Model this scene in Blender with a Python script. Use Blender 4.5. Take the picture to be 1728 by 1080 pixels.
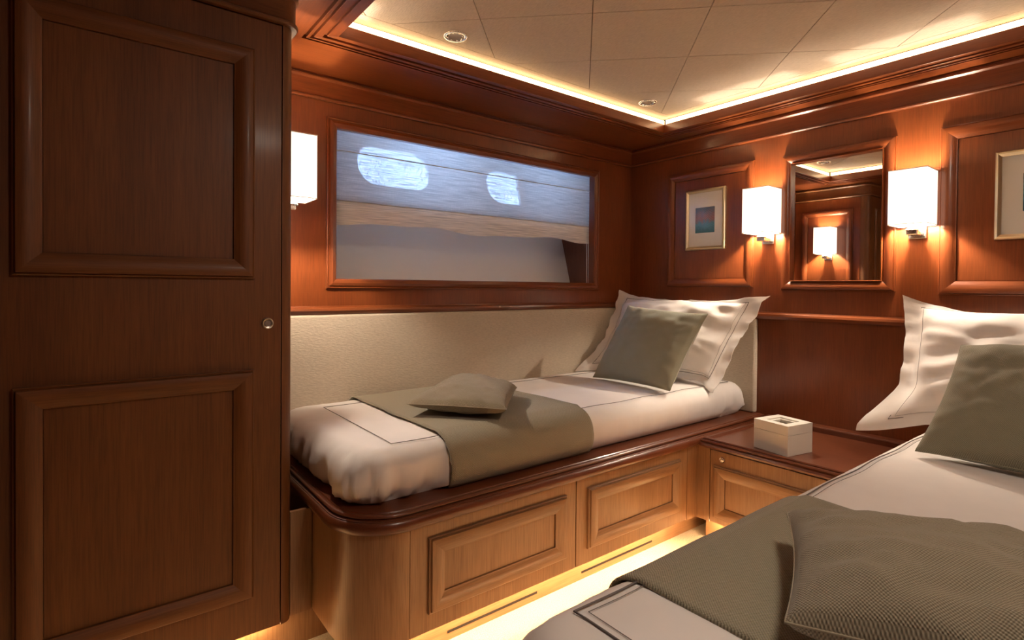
import bpy, bmesh, math, random
from mathutils import Vector, Matrix, noise
random.seed(7)
for o in list(bpy.data.objects): bpy.data.objects.remove(o, do_unlink=True)
SC = bpy.context.scene
COL = SC.collection

# ------------------------------------------------------------------ camera
cam = bpy.data.cameras.new('camera'); camo = bpy.data.objects.new('camera', cam); COL.objects.link(camo)
cam.sensor_width = 36.0; cam.lens = 912.475 / 1728 * 36.0
cam.shift_y = (495.5 - 540) / 1728; cam.clip_start = 0.02
_r = Vector((0.78945984, -0.61373849, 0.00884475)); _u = Vector((0.000567949, 0.0151401673, 0.99988522)); _f = Vector((0.61380195, 0.7893642, -0.01230113))
camo.matrix_world = Matrix(((_r.x, _u.x, -_f.x, -2.4465), (_r.y, _u.y, -_f.y, -2.03993), (_r.z, _u.z, -_f.z, 1.01809), (0, 0, 0, 1)))
SC.camera = camo
# ------------------------------------------------------------------ world: pale blue daylight outside the hull
W = bpy.data.worlds.new('world'); SC.world = W; W.use_nodes = True
bg = W.node_tree.nodes['Background']; bg.inputs[0].default_value = (0.36, 0.58, 1.0, 1); bg.inputs[1].default_value = 11.0
SC.view_settings.view_transform = 'Standard'; SC.view_settings.look = 'None'
SC.view_settings.exposure = 0.84; SC.view_settings.gamma = 1.0; SC.view_settings.use_curve_mapping = False
COVE = 5.0       # radiance of the LED band round the ceiling recess
TOE = 60.0        # radiance of the LED tapes under the furniture
SHADE = 0.95       # glow of the lamp shades
FILL = 34.0     # glow of the added, unseen fill lamp over the near berth
BULB = 13.0        # watts of the bulb inside every wall lamp
WARM = (1.0, 0.66, 0.34)
LAMP = (1.0, 0.83, 0.66)

# ------------------------------------------------------------------ materials
def mat(name):
    m = bpy.data.materials.new(name); m.use_nodes = True
    nt = m.node_tree; b = nt.nodes['Principled BSDF']
    return m, nt, b
def N(nt, t, **kw):
    n = nt.nodes.new(t)
    for k, v in kw.items(): setattr(n, k, v)
    return n
def mth(nt, op, a, b=None):
    n = N(nt, 'ShaderNodeMath', operation=op)
    for i, v in enumerate((a, b)):
        if v is None: continue
        if isinstance(v, (int, float)): n.inputs[i].default_value = v
        else: nt.links.new(v, n.inputs[i])
    return n.outputs[0]
def ramp(nt, fac, stops):
    r = N(nt, 'ShaderNodeValToRGB'); e = r.color_ramp.elements
    while len(e) < len(stops): e.new(0.5)
    for i, (p, c) in enumerate(stops): e[i].position = p; e[i].color = (*c, 1)
    nt.links.new(fac, r.inputs[0]); return r.outputs[0]
def bump(nt, b, h, strength, dist=0.002):
    n = N(nt, 'ShaderNodeBump'); n.inputs['Strength'].default_value = strength; n.inputs['Distance'].default_value = dist
    nt.links.new(h, n.inputs['Height']); nt.links.new(n.outputs[0], b.inputs['Normal'])

def wood(name, axis, dark, mid, light, rough=0.32, coat=0.25):
    m, nt, b = mat(name)
    tc = N(nt, 'ShaderNodeTexCoord')
    def streak(along, across, scale, detail, dist=0.0):
        mp = N(nt, 'ShaderNodeMapping'); s = [across] * 3; s[axis] = along
        mp.inputs['Scale'].default_value = s; nt.links.new(tc.outputs['Object'], mp.inputs[0])
        n = N(nt, 'ShaderNodeTexNoise'); n.inputs['Scale'].default_value = scale; n.inputs['Detail'].default_value = detail
        n.inputs['Distortion'].default_value = dist
        nt.links.new(mp.outputs[0], n.inputs[0]); return n.outputs[0]
    broad = streak(0.9, 7.0, 1.0, 3, 0.6)
    fine = streak(6.0, 160.0, 1.0, 3)
    pore = streak(14.0, 420.0, 1.0, 2)
    v = mth(nt, 'ADD', mth(nt, 'MULTIPLY', broad, 0.62), mth(nt, 'MULTIPLY', fine, 0.38))
    c = ramp(nt, v, [(0.28, dark), (0.5, mid), (0.72, light)])
    mx = N(nt, 'ShaderNodeMixRGB', blend_type='MULTIPLY'); mx.inputs[0].default_value = 0.35
    g = ramp(nt, pore, [(0.35, (0.45, 0.4, 0.38)), (0.55, (1, 1, 1))])
    nt.links.new(c, mx.inputs[1]); nt.links.new(g, mx.inputs[2]); nt.links.new(mx.outputs[0], b.inputs['Base Color'])
    b.inputs['Roughness'].default_value = rough; b.inputs['Coat Weight'].default_value = coat; b.inputs['Coat Roughness'].default_value = 0.14
    bump(nt, b, fine, 0.05, 0.001)
    return m
CH = [wood('cherry_grain_%s' % 'xyz'[i], i, (0.132, 0.0285, 0.0068), (0.185, 0.0445, 0.0105), (0.238, 0.063, 0.0155)) for i in range(3)]
LC = [wood('pale_cherry_grain_%s' % 'xyz'[i], i, (0.215, 0.104, 0.042), (0.285, 0.146, 0.064), (0.36, 0.196, 0.092), 0.36, 0.15) for i in range(3)]
MH = [wood('mahogany_grain_%s' % 'xyz'[i], i, (0.110, 0.028, 0.0100), (0.14, 0.037, 0.0130), (0.17, 0.047, 0.016), 0.34, 0.3) for i in range(3)]
WD = [wood('wardrobe_cherry_grain_%s' % 'xyz'[i], i, (0.118, 0.040, 0.0095), (0.165, 0.059, 0.0140), (0.220, 0.084, 0.021), 0.52, 0.06) for i in range(3)]

def plain(name, col, rough=0.5, metal=0.0, spec=None):
    m, nt, b = mat(name); b.inputs['Base Color'].default_value = (*col, 1)
    b.inputs['Roughness'].default_value = rough; b.inputs['Metallic'].default_value = metal
    n = N(nt, 'ShaderNodeTexNoise'); n.inputs['Scale'].default_value = 60; tc = N(nt, 'ShaderNodeTexCoord')
    nt.links.new(tc.outputs['Object'], n.inputs[0])
    nt.links.new(mth(nt, 'ADD', mth(nt, 'MULTIPLY', n.outputs[0], 0.06), rough - 0.03 if rough > 0.03 else 0.0), b.inputs['Roughness'])
    return m
M_DARK = plain('shadow_gap', (0.012, 0.006, 0.004), 0.8)
M_CHROME = plain('chrome', (0.86, 0.85, 0.83), 0.22, 1.0)
M_STEEL = plain('brushed_nickel', (0.55, 0.52, 0.47), 0.3, 1.0)
M_GOLD = plain('champagne_gilt', (0.78, 0.66, 0.45), 0.32, 0.85)
M_MIRROR = plain('mirror_silver', (0.92, 0.92, 0.92), 0.0, 1.0)
M_MIRROR.node_tree.nodes['Principled BSDF'].inputs['Roughness'].default_value = 0.0
for l in list(M_MIRROR.node_tree.links):
    if l.to_socket.name == 'Roughness': M_MIRROR.node_tree.links.remove(l)
M_MAT = plain('cream_mount_board', (0.90, 0.87, 0.80), 0.8)
M_BOX = plain('off_white_lacquer', (0.72, 0.68, 0.60), 0.45)
M_STITCH = plain('grey_stitching', (0.17, 0.145, 0.135), 0.9)
M_PLASTIC = plain('white_cord', (0.75, 0.73, 0.7), 0.5)

def emit(name, col, s):
    m = bpy.data.materials.new(name); m.use_nodes = True; nt = m.node_tree; nt.nodes.clear()
    e = N(nt, 'ShaderNodeEmission'); e.inputs[0].default_value = (*col, 1); e.inputs[1].default_value = s
    o = N(nt, 'ShaderNodeOutputMaterial'); nt.links.new(e.outputs[0], o.inputs[0]); return m
M_COVE = emit('cove_led', WARM, COVE)
M_TOE = emit('toe_led', (1.0, 0.66, 0.34), TOE)

def linen(name, col, rough=0.85, wr=0.25):
    m, nt, b = mat(name); tc = N(nt, 'ShaderNodeTexCoord')
    n = N(nt, 'ShaderNodeTexNoise'); n.inputs['Scale'].default_value = 9; n.inputs['Detail'].default_value = 3
    nt.links.new(tc.outputs['Object'], n.inputs[0])
    c = ramp(nt, n.outputs[0], [(0.3, [x * 0.94 for x in col]), (0.7, col)])
    nt.links.new(c, b.inputs['Base Color']); b.inputs['Roughness'].default_value = rough
    b.inputs['Sheen Weight'].default_value = 0.15
    n2 = N(nt, 'ShaderNodeTexNoise'); n2.inputs['Scale'].default_value = 420; nt.links.new(tc.outputs['Object'], n2.inputs[0])
    bump(nt, b, mth(nt, 'ADD', n.outputs[0], mth(nt, 'MULTIPLY', n2.outputs[0], 0.1)), wr, 0.004)
    return m
M_SHEET = linen('white_cotton', (0.80, 0.755, 0.715))

def weave(name, c1, c2, pitch, strength=0.8, blur=0.25):
    """basket weave from the UV map, which is in metres"""
    m, nt, b = mat(name); uv = N(nt, 'ShaderNodeUVMap'); sp = N(nt, 'ShaderNodeSeparateXYZ')
    nz = N(nt, 'ShaderNodeTexNoise'); nz.inputs['Scale'].default_value = 35; nt.links.new(uv.outputs[0], nz.inputs[0])
    nt.links.new(uv.outputs[0], sp.inputs[0])
    k = 2 * math.pi / pitch
    u = mth(nt, 'MULTIPLY', sp.outputs[0], k); v = mth(nt, 'MULTIPLY', sp.outputs[1], k)
    w = mth(nt, 'MULTIPLY', nz.outputs[0], 1.6)
    s = mth(nt, 'SINE', mth(nt, 'ADD', u, w)); t = mth(nt, 'SINE', mth(nt, 'ADD', v, w))
    h = mth(nt, 'ADD', mth(nt, 'MULTIPLY', mth(nt, 'MULTIPLY', s, t), 0.5), 0.5)
    n2 = N(nt, 'ShaderNodeTexNoise'); n2.inputs['Scale'].default_value = 500; nt.links.new(uv.outputs[0], n2.inputs[0])
    f = mth(nt, 'ADD', mth(nt, 'MULTIPLY', h, 0.7), mth(nt, 'MULTIPLY', n2.outputs[0], 0.35))
    c = ramp(nt, f, [(0.15, c1), (0.9, c2)])
    nt.links.new(c, b.inputs['Base Color']); b.inputs['Roughness'].default_value = 0.95; b.inputs['Sheen Weight'].default_value = 0.2
    bump(nt, b, f, strength, 0.0025)
    return m
M_THROW = weave('olive_basket_weave', (0.175, 0.150, 0.094), (0.43, 0.38, 0.268), 0.0046)
M_CUSH = weave('taupe_basket_weave', (0.14, 0.110, 0.068), (0.36, 0.302, 0.205), 0.0040)
M_SAGE = weave('sage_fine_weave', (0.22, 0.222, 0.165), (0.36, 0.36, 0.27), 0.0036, 0.4)
M_SAGE2 = weave('olive_fine_weave', (0.16, 0.146, 0.092), (0.34, 0.31, 0.215), 0.0042, 0.6)

def ribbed(name, col, axis_scale):
    m, nt, b = mat(name); tc = N(nt, 'ShaderNodeTexCoord'); mp = N(nt, 'ShaderNodeMapping'); mp.inputs['Scale'].default_value = axis_scale
    nt.links.new(tc.outputs['Object'], mp.inputs[0])
    n = N(nt, 'ShaderNodeTexNoise'); n.inputs['Scale'].default_value = 1.0; n.inputs['Detail'].default_value = 2; nt.links.new(mp.outputs[0], n.inputs[0])
    c = ramp(nt, n.outputs[0], [(0.3, [x * 0.86 for x in col]), (0.7, col)])
    nt.links.new(c, b.inputs['Base Color']); b.inputs['Roughness'].default_value = 0.8
    bump(nt, b, n.outputs[0], 0.5, 0.003); return m
M_UPH = ribbed('cream_textured_vinyl', (0.60, 0.515, 0.40), (70, 70, 260))
M_CEIL = ribbed('oatmeal_ceiling_fabric', (0.61, 0.51, 0.40), (260, 60, 60))
M_CEILB = ribbed('oatmeal_ceiling_fabric_border', (0.60, 0.50, 0.39), (180, 180, 60))
M_HULL = plain('cream_hull_lining', (0.84, 0.80, 0.72), 0.6)
def carpet():
    m, nt, b = mat('cream_carpet'); tc = N(nt, 'ShaderNodeTexCoord')
    n = N(nt, 'ShaderNodeTexNoise'); n.inputs['Scale'].default_value = 300; n.inputs['Detail'].default_value = 3
    nt.links.new(tc.outputs['Object'], n.inputs[0])
    nt.links.new(ramp(nt, n.outputs[0], [(0.3, (0.48, 0.40, 0.29)), (0.7, (0.72, 0.62, 0.47))]), b.inputs['Base Color'])
    b.inputs['Roughness'].default_value = 1.0; bump(nt, b, n.outputs[0], 0.8, 0.006); return m
M_CARPET = carpet()

def shade_mat():
    m, nt, b = mat('white_lamp_shade'); b.inputs['Base Color'].default_value = (0.85, 0.80, 0.72, 1); b.inputs['Roughness'].default_value = 0.8
    b.inputs['Emission Color'].default_value = (*LAMP, 1); b.inputs['Emission Strength'].default_value = SHADE
    tc = N(nt, 'ShaderNodeTexCoord'); n = N(nt, 'ShaderNodeTexNoise'); n.inputs['Scale'].default_value = 500
    nt.links.new(tc.outputs['Object'], n.inputs[0]); bump(nt, b, n.outputs[0], 0.1); return m
M_SHADE = shade_mat()

def blind_mat(name, thin, tint, trans):
    m = bpy.data.materials.new(name); m.use_nodes = True; nt = m.node_tree; nt.nodes.clear()
    tc = N(nt, 'ShaderNodeTexCoord')
    def nn(sc, det=2):
        mp = N(nt, 'ShaderNodeMapping'); mp.inputs['Scale'].default_value = sc; nt.links.new(tc.outputs['Object'], mp.inputs[0])
        n = N(nt, 'ShaderNodeTexNoise'); n.inputs['Scale'].default_value = 1; n.inputs['Detail'].default_value = det; nt.links.new(mp.outputs[0], n.inputs[0]); return n.outputs[0]
    h = nn((9, 60, 330)); v = nn((150, 60, 60))
    c = ramp(nt, h, [(0.3, [x * 0.62 for x in tint]), (0.65, tint)])
    d = N(nt, 'ShaderNodeBsdfDiffuse'); t = N(nt, 'ShaderNodeBsdfTranslucent'); p = N(nt, 'ShaderNodeBsdfTransparent')
    nt.links.new(c, d.inputs[0]); nt.links.new(c, t.inputs[0])
    a = N(nt, 'ShaderNodeMixShader'); a.inputs[0].default_value = trans; nt.links.new(d.outputs[0], a.inputs[1]); nt.links.new(t.outputs[0], a.inputs[2])
    f = mth(nt, 'MULTIPLY', mth(nt, 'MULTIPLY', ramp(nt, h, [(0.38, (0.3, 0.3, 0.3)), (0.62, (1, 1, 1))]), ramp(nt, v, [(0.35, (0.25, 0.25, 0.25)), (0.5, (1, 1, 1))])), thin)
    s = N(nt, 'ShaderNodeMixShader'); nt.links.new(f, s.inputs[0]); nt.links.new(a.outputs[0], s.inputs[1]); nt.links.new(p.outputs[0], s.inputs[2])
    o = N(nt, 'ShaderNodeOutputMaterial'); nt.links.new(s.outputs[0], o.inputs[0]); return m
M_BLIND = blind_mat('sheer_woven_linen', 0.085, (0.74, 0.71, 0.67), 0.62)
M_SEAM = blind_mat('blind_seam_tape', 0.0, (0.86, 0.80, 0.68), 0.5)
M_HEM = blind_mat('doubled_woven_linen', 0.02, (0.88, 0.80, 0.65), 0.20)

def glass_mat():
    m = bpy.data.materials.new('pane_glass'); m.use_nodes = True; nt = m.node_tree; nt.nodes.clear()
    g = N(nt, 'ShaderNodeBsdfGlossy'); g.inputs['Roughness'].default_value = 0.02; p = N(nt, 'ShaderNodeBsdfTransparent')
    lw = N(nt, 'ShaderNodeLayerWeight'); l = N(nt, 'ShaderNodeMath', operation='MULTIPLY_ADD'); nt.links.new(mth(nt, 'POWER', lw.outputs['Facing'], 5.0), l.inputs[0]); l.inputs[1].default_value = 0.7; l.inputs[2].default_value = 0.035
    s = N(nt, 'ShaderNodeMixShader'); nt.links.new(l.outputs[0], s.inputs[0]); nt.links.new(p.outputs[0], s.inputs[1]); nt.links.new(g.outputs[0], s.inputs[2])
    o = N(nt, 'ShaderNodeOutputMaterial'); nt.links.new(s.outputs[0], o.inputs[0]); return m
M_GLASS = glass_mat()

def print_mat(name, bands, seed):
    """flat print: hazy colour bands with dabs"""
    m, nt, b = mat(name); tc = N(nt, 'ShaderNodeTexCoord'); sp = N(nt, 'ShaderNodeSeparateXYZ'); nt.links.new(tc.outputs['Generated'], sp.inputs[0])
    n = N(nt, 'ShaderNodeTexNoise'); n.inputs['Scale'].default_value = 7; n.inputs['Detail'].default_value = 4; nt.links.new(tc.outputs['Generated'], n.inputs[0])
    w = N(nt, 'ShaderNodeTexWave', wave_type='RINGS'); w.inputs['Scale'].default_value = 5; w.inputs['Distortion'].default_value = 3; nt.links.new(tc.outputs['Generated'], w.inputs[0])
    v = mth(nt, 'ADD', sp.outputs[2], mth(nt, 'MULTIPLY', mth(nt, 'SUBTRACT', n.outputs[0], 0.5), 0.5))
    c = ramp(nt, v, bands)
    mx = N(nt, 'ShaderNodeMixRGB', blend_type='MULTIPLY'); mx.inputs[0].default_value = 0.55
    g = ramp(nt, w.outputs[1], [(0.3, (0.25, 0.2, 0.25)), (0.6, (1, 1, 1))])
    nt.links.new(c, mx.inputs[1]); nt.links.new(g, mx.inputs[2]); nt.links.new(mx.outputs[0], b.inputs['Base Color']); b.inputs['Roughness'].default_value = 0.6
    return m
M_PRINT1 = print_mat('harbour_print', [(0.0, (0.05, 0.20, 0.22)), (0.35, (0.10, 0.30, 0.30)), (0.55, (0.45, 0.17, 0.10)), (0.95, (0.16, 0.20, 0.22))], 1)
M_PRINT2 = print_mat('teal_sea_print', [(0.0, (0.02, 0.14, 0.20)), (0.4, (0.04, 0.30, 0.36)), (0.7, (0.14, 0.42, 0.45)), (0.95, (0.03, 0.06, 0.08))], 2)

# ------------------------------------------------------------------ mesh helpers
class MB:
    def __init__(s): s.v = []; s.f = []; s.m = []; s.uv = None
    def quad(s, a, b, c, d, m=0):
        i = len(s.v); s.v += [tuple(a), tuple(b), tuple(c), tuple(d)]; s.f.append((i, i + 1, i + 2, i + 3)); s.m.append(m); return s
    def box(s, x0, x1, y0, y1, z0, z1, m=0):
        if x0 > x1: x0, x1 = x1, x0
        if y0 > y1: y0, y1 = y1, y0
        if z0 > z1: z0, z1 = z1, z0
        i = len(s.v); s.v += [(x, y, z) for z in (z0, z1) for x, y in ((x0, y0), (x1, y0), (x1, y1), (x0, y1))]
        for f in ((3, 2, 1, 0), (4, 5, 6, 7), (0, 1, 5, 4), (1, 2, 6, 5), (2, 3, 7, 6), (3, 0, 4, 7)): s.f.append(tuple(i + k for k in f)); s.m.append(m)
        return s
    def prism(s, poly, z0, z1, m=0):
        i = len(s.v); n = len(poly); s.v += [(x, y, z0) for x, y in poly] + [(x, y, z1) for x, y in poly]
        s.f.append(tuple(i + k for k in reversed(range(n)))); s.f.append(tuple(i + n + k for k in range(n))); s.m += [m, m]
        for k in range(n): s.f.append((i + k, i + (k + 1) % n, i + n + (k + 1) % n, i + n + k)); s.m.append(m)
        return s
    def grid(s, rows, closed_u=False, closed_v=False, m=0):
        i = len(s.v); nr = len(rows); nc = len(rows[0])
        for r in rows: s.v += [tuple(p) for p in r]
        for a in range(nr if closed_v else nr - 1):
            for b in range(nc if closed_u else nc - 1):
                A = (a + 1) % nr; B = (b + 1) % nc
                s.f.append((i + a * nc + b, i + a * nc + B, i + A * nc + B, i + A * nc + b)); s.m.append(m)
        return s
    def tube(s, pts, r, n=6, closed=False, m=0):
        pts = [Vector(p) for p in pts]; rows = []
        for k, p in enumerate(pts):
            a = pts[k - 1] if (k or closed) else p; b = pts[(k + 1) % len(pts)] if (k < len(pts) - 1 or closed) else p
            t = (b - a).normalized(); u = t.cross(Vector((0, 0, 1)))
            if u.length < 1e-3: u = t.cross(Vector((1, 0, 0)))
            u.normalize(); w = t.cross(u)
            rows.append([p + (u * math.cos(2 * math.pi * q / n) + w * math.sin(2 * math.pi * q / n)) * r for q in range(n)])
        s.grid(rows, True, closed, m)
        if not closed:
            i = len(s.v) - len(rows) * n
            s.f.append(tuple(i + q for q in range(n))); s.f.append(tuple(i + (len(rows) - 1) * n + q for q in reversed(range(n)))); s.m += [m, m]
        return s
    def lathe(s, prof, c, axis, n=24, m=0):
        """prof: (radius, height along axis)"""
        ax = Vector(axis).normalized(); u = ax.orthogonal().normalized(); w = ax.cross(u); c = Vector(c)
        rows = [[c + ax * h + (u * math.cos(2 * math.pi * q / n) + w * math.sin(2 * math.pi * q / n)) * r for q in range(n)] for r, h in prof]
        return s.grid(rows, True, False, m)
    def build(s, name, mats, parent=None, smooth=False, bevel=0, sub=0, sharp=None):
        me = bpy.data.meshes.new(name); me.from_pydata(s.v, [], s.f)
        for m in (mats if isinstance(mats, (list, tuple)) else [mats]): me.materials.append(m)
        for p, k in zip(me.polygons, s.m): p.material_index = k
        if s.uv:
            l = me.uv_layers.new(name='UVMap')
            for lp in me.loops: l.data[lp.index].uv = s.uv[lp.vertex_index]
        bm = bmesh.new(); bm.from_mesh(me); bmesh.ops.recalc_face_normals(bm, faces=bm.faces); bm.to_mesh(me); bm.free()
        if smooth:
            for p in me.polygons: p.use_smooth = True
            if sharp is not None:
                try: me.set_sharp_from_angle(angle=math.radians(sharp))
                except Exception: pass
        o = bpy.data.objects.new(name, me); COL.objects.link(o)
        if parent is not None:
            o.parent = parent
            off = parent.matrix_basis.translation
            if parent.parent is None and off.length > 0: me.transform(Matrix.Translation(-off))
            elif parent.parent is not None:
                g = parent.parent.matrix_basis.translation
                if g.length > 0: me.transform(Matrix.Translation(-g))
        if bevel:
            md = o.modifiers.new('bevel', 'BEVEL'); md.width = bevel; md.segments = 2; md.limit_method = 'ANGLE'; md.angle_limit = math.radians(40)
        if sub:
            md = o.modifiers.new('sub', 'SUBSURF'); md.levels = sub; md.render_levels = sub
        return o
def thing(name, label, cat, loc=(0, 0, 0), group=None):
    o = bpy.data.objects.new(name, None); COL.objects.link(o); o.location = loc; o.empty_display_size = 0.05
    o['label'] = label; o['category'] = cat
    if group: o['group'] = group
    return o
def tag(o, label, cat, group=None):
    o['label'] = label; o['category'] = cat
    if group: o['group'] = group
    return o
def struct(o, label, cat):
    o['kind'] = 'structure'; o['label'] = label; o['category'] = cat; return o

def sweep(path, prof, closed=False, mats=None):
    """path: 2-D points, the outside on the right hand of travel; prof: (outward offset, z). Mitred."""
    n = len(path); P = [Vector(p) for p in path]; rows = []
    for k in range(n):
        d0 = (P[k] - P[k - 1]) if (k or closed) else None; d1 = (P[(k + 1) % n] - P[k]) if (k < n - 1 or closed) else None
        if d0 is None: d0 = d1
        if d1 is None: d1 = d0
        n0 = Vector((d0.y, -d0.x)).normalized(); n1 = Vector((d1.y, -d1.x)).normalized()
        m = (n0 + n1).normalized(); m = m / max(0.3, m.dot(n0))
        rows.append([(P[k].x + m.x * a, P[k].y + m.y * a, z) for a, z in prof])
    b = MB(); b.grid(rows, False, closed)
    if not closed:
        i = 0; c = len(prof); b.f.append(tuple(range(c))); b.f.append(tuple((n - 1) * c + k for k in reversed(range(c)))); b.m += [0, 0]
    return b
def arc(cx, cy, r, a0, a1, n=10):
    return [(cx + r * math.cos(math.radians(a0 + (a1 - a0) * k / n)), cy + r * math.sin(math.radians(a0 + (a1 - a0) * k / n))) for k in range(n + 1)]

def frame(name, origin, U, V, Nn, rect, prof, mats, parent):
    """mitred frame in the plane (U,V) with normal Nn. rect=(u0,u1,v0,v1) OUTER; prof: (inset from the outer edge, height). mats: (for rails along U, for stiles along V)"""
    u0, u1, v0, v1 = rect; O = Vector(origin); U = Vector(U); V = Vector(V); Nn = Vector(Nn); b = MB()
    cs = [(u0, v0, 1, 1), (u1, v0, -1, 1), (u1, v1, -1, -1), (u0, v1, 1, -1)]
    for k in range(4):
        a, c = cs[k], cs[(k + 1) % 4]
        b.grid([[O + U * (q[0] + q[2] * i) + V * (q[1] + q[3] * i) + Nn * h for i, h in prof] for q in (a, c)], m=k % 2)
    return b.build(name, mats, parent, smooth=True, sharp=28)
def panel_prof(w, h=0.016, back=-0.002):
    """convex picture-rail moulding: quirk outside, belly, then a fall to the panel"""
    p = [(0, back), (0, h * 0.45), (w * 0.05, h * 0.55), (w * 0.10, h * 0.50), (w * 0.13, h * 0.72)]
    for k in range(7):
        t = k / 6; p.append((w * (0.13 + 0.80 * t), h * (0.72 + 0.28 * math.sin(math.pi * min(1, 0.18 + t * 0.62)) - 0.42 * t * t)))
    p += [(w * 0.955, h * 0.45), (w, h * 0.40), (w, back)]
    return p

def clip(poly, a, b, c):
    """keep a*x+b*y<=c"""
    out = []
    for k in range(len(poly)):
        p, q = poly[k], poly[(k + 1) % len(poly)]; dp = a * p[0] + b * p[1] - c; dq = a * q[0] + b * q[1] - c
        if dp <= 0: out.append(p)
        if (dp < 0 < dq) or (dq < 0 < dp):
            t = dp / (dp - dq); out.append((p[0] + (q[0] - p[0]) * t, p[1] + (q[1] - p[1]) * t))
    return out

YC = -1.112                       # the cabin is symmetrical about this line
YR = 2 * YC                       # far side wall
def my(y, mir): return (YR - y) if mir else y
XF = -3.1                         # entrance end of the cabin
ZS = 1.802; ZC = 1.88; ZT1 = 1.7065

# ------------------------------------------------------------------ shell
fl = MB().box(XF - 0.1, 0.1, YR - 0.1, 0.1, -0.05, 0.0).build('floor', M_CARPET)
struct(fl, 'cream carpeted cabin floor between the berths', 'floor')
WX0, WX1, WZ0, WZ1 = -1.72, -0.310, 1.040, 1.618      # window opening
b = MB(); b.box(XF, WX0, 0, 0.03, 0, 1.95).box(WX1, 0.03, 0, 0.03, 0, 1.95).box(WX0, WX1, 0, 0.03, 0, WZ0).box(WX0, WX1, 0, 0.03, WZ1, 1.95)
wl = struct(b.build('wall_left', CH[2]), 'cherry wood wall with the wide window above the far berth', 'wall')
wb = struct(MB().box(0, 0.03, YR, 0, 0, 1.95).build('wall_back', CH[2]), 'cherry wood panelled wall with mirror, lamps and pictures', 'wall')
wr = struct(MB().box(XF, 0.03, YR - 0.03, YR, 0, 1.95).build('wall_right', CH[2]), 'cherry wood wall beside the near berth', 'wall')
wf = struct(MB().box(XF - 0.03, XF, YR - 0.03, 0.03, 0, 1.95).build('wall_front', CH[2]), 'cherry wood wall at the entrance end', 'wall')

# frieze band under the soffit, and chair rails
FR = [(-0.002, ZT1), (0.013, ZT1), (0.0165, ZT1 + 0.004), (0.0165, ZT1 + 0.009), (0.011, ZT1 + 0.013), (0.010, ZT1 + 0.018), (0.010, 1.779), (0.013, 1.781), (0.018, 1.785), (0.018, 1.790), (0.013, 1.794), (0.010, 1.796), (0.010, 1.806), (-0.002, 1.806)]
def strip(name, path, prof, m, parent): return sweep(path, prof).build(name, m, parent, smooth=True, sharp=30)
strip('frieze', [(-2.016, 0), (-0.0, 0)], FR, CH[0], wl)
strip('frieze', [(0, 0), (0, YR)], FR, CH[1], wb)
strip('frieze', [(0, YR), (XF, YR)], FR, CH[0], wr)
strip('frieze', [(XF, YR), (XF, -0.53)], FR, CH[1], wf)
def railp(z0, z1): 
    h = z1 - z0
    return [(-0.002, z0), (0.012, z0), (0.018, z0 + h * 0.2), (0.022, z0 + h * 0.45), (0.020, z0 + h * 0.7), (0.012, z0 + h * 0.86), (0.010, z0 + h), (-0.002, z0 + h)]
strip('chair_rail', [(-2.016, 0), (0, 0)], railp(0.909, 0.940), CH[0], wl)
strip('chair_rail', [(0, 0), (0, YR)], railp(0.882, 0.914), CH[1], wb)
strip('chair_rail', [(0, YR), (XF, YR)], railp(0.909, 0.940), MH[0], wr)

# ceiling: backing slab, soffit with stepped edge, fabric tiles set diagonally
RX0, RX1, RY0, RY1 = -1.826, -0.150, YR + 0.334, -0.334
cl = struct(MB().box(XF - 0.03, 0.03, YR - 0.03, 0.03, ZC + 0.008, ZC + 0.05).build('ceiling', plain('seam_backing', (0.10, 0.07, 0.045), 0.9)), 'oatmeal fabric ceiling laid in diagonal tiles inside a lit wooden cove', 'ceiling')
# soffit boards: four sides, mitred; nested bands with shadow grooves between
LF = 1.4
def ring(name, d0, d1, z0, z1, parent):
    """band between the recess rectangle grown by d0 and by d1"""
    o = [(RX0 - d1 * LF, RY0 - d1), (RX1 + d1, RY0 - d1), (RX1 + d1, RY1 + d1), (RX0 - d1 * LF, RY1 + d1)]
    i = [(RX0 - d0 * LF, RY0 - d0), (RX1 + d0, RY0 - d0), (RX1 + d0, RY1 + d0), (RX0 - d0 * LF, RY1 + d0)]
    for k in range(4):
        q = (k + 1) % 4
        MB().prism([i[k], o[k], o[q], i[q]], z0, z1).build(name, CH[k % 2], parent, bevel=0.0015)
ring('cove_lip', 0.0, 0.008, 1.812, 1.850, cl)
ring('cove_moulding', 0.0, 0.022, 1.808, 1.816, cl)
ring('cove_moulding', 0.030, 0.046, 1.8045, 1.816, cl)
ring('cove_moulding', 0.053, 0.060, 1.802, 1.816, cl)
ring('cove_backing', 0.006, 0.070, 1.816, 1.822, cl)
D = 0.068
for (x0, x1, y0, y1, g) in ((XF, RX0 - D * LF, YR, 0, 1), (RX1 + D, 0, YR, 0, 1), (RX0 - D * LF, RX1 + D, RY1 + D, 0, 0), (RX0 - D * LF, RX1 + D, YR, RY0 - D, 0)):
    MB().box(x0, x1, y0, y1, ZS, ZC + 0.01).build('soffit_board', CH[g], cl)
# LED band standing behind the lip
for k, (x0, x1, y0, y1) in enumerate(((RX0 - 0.016, RX1 + 0.016, RY1 + 0.012, RY1 + 0.016), (RX0 - 0.016, RX1 + 0.016, RY0 - 0.016, RY0 - 0.012), (RX0 - 0.016, RX0 - 0.012, RY0, RY1), (RX1 + 0.012, RX1 + 0.016, RY0, RY1))):
    MB().box(x0, x1, y0, y1, 1.826, ZC - 0.006).build('light_strip', M_COVE, cl)
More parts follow.
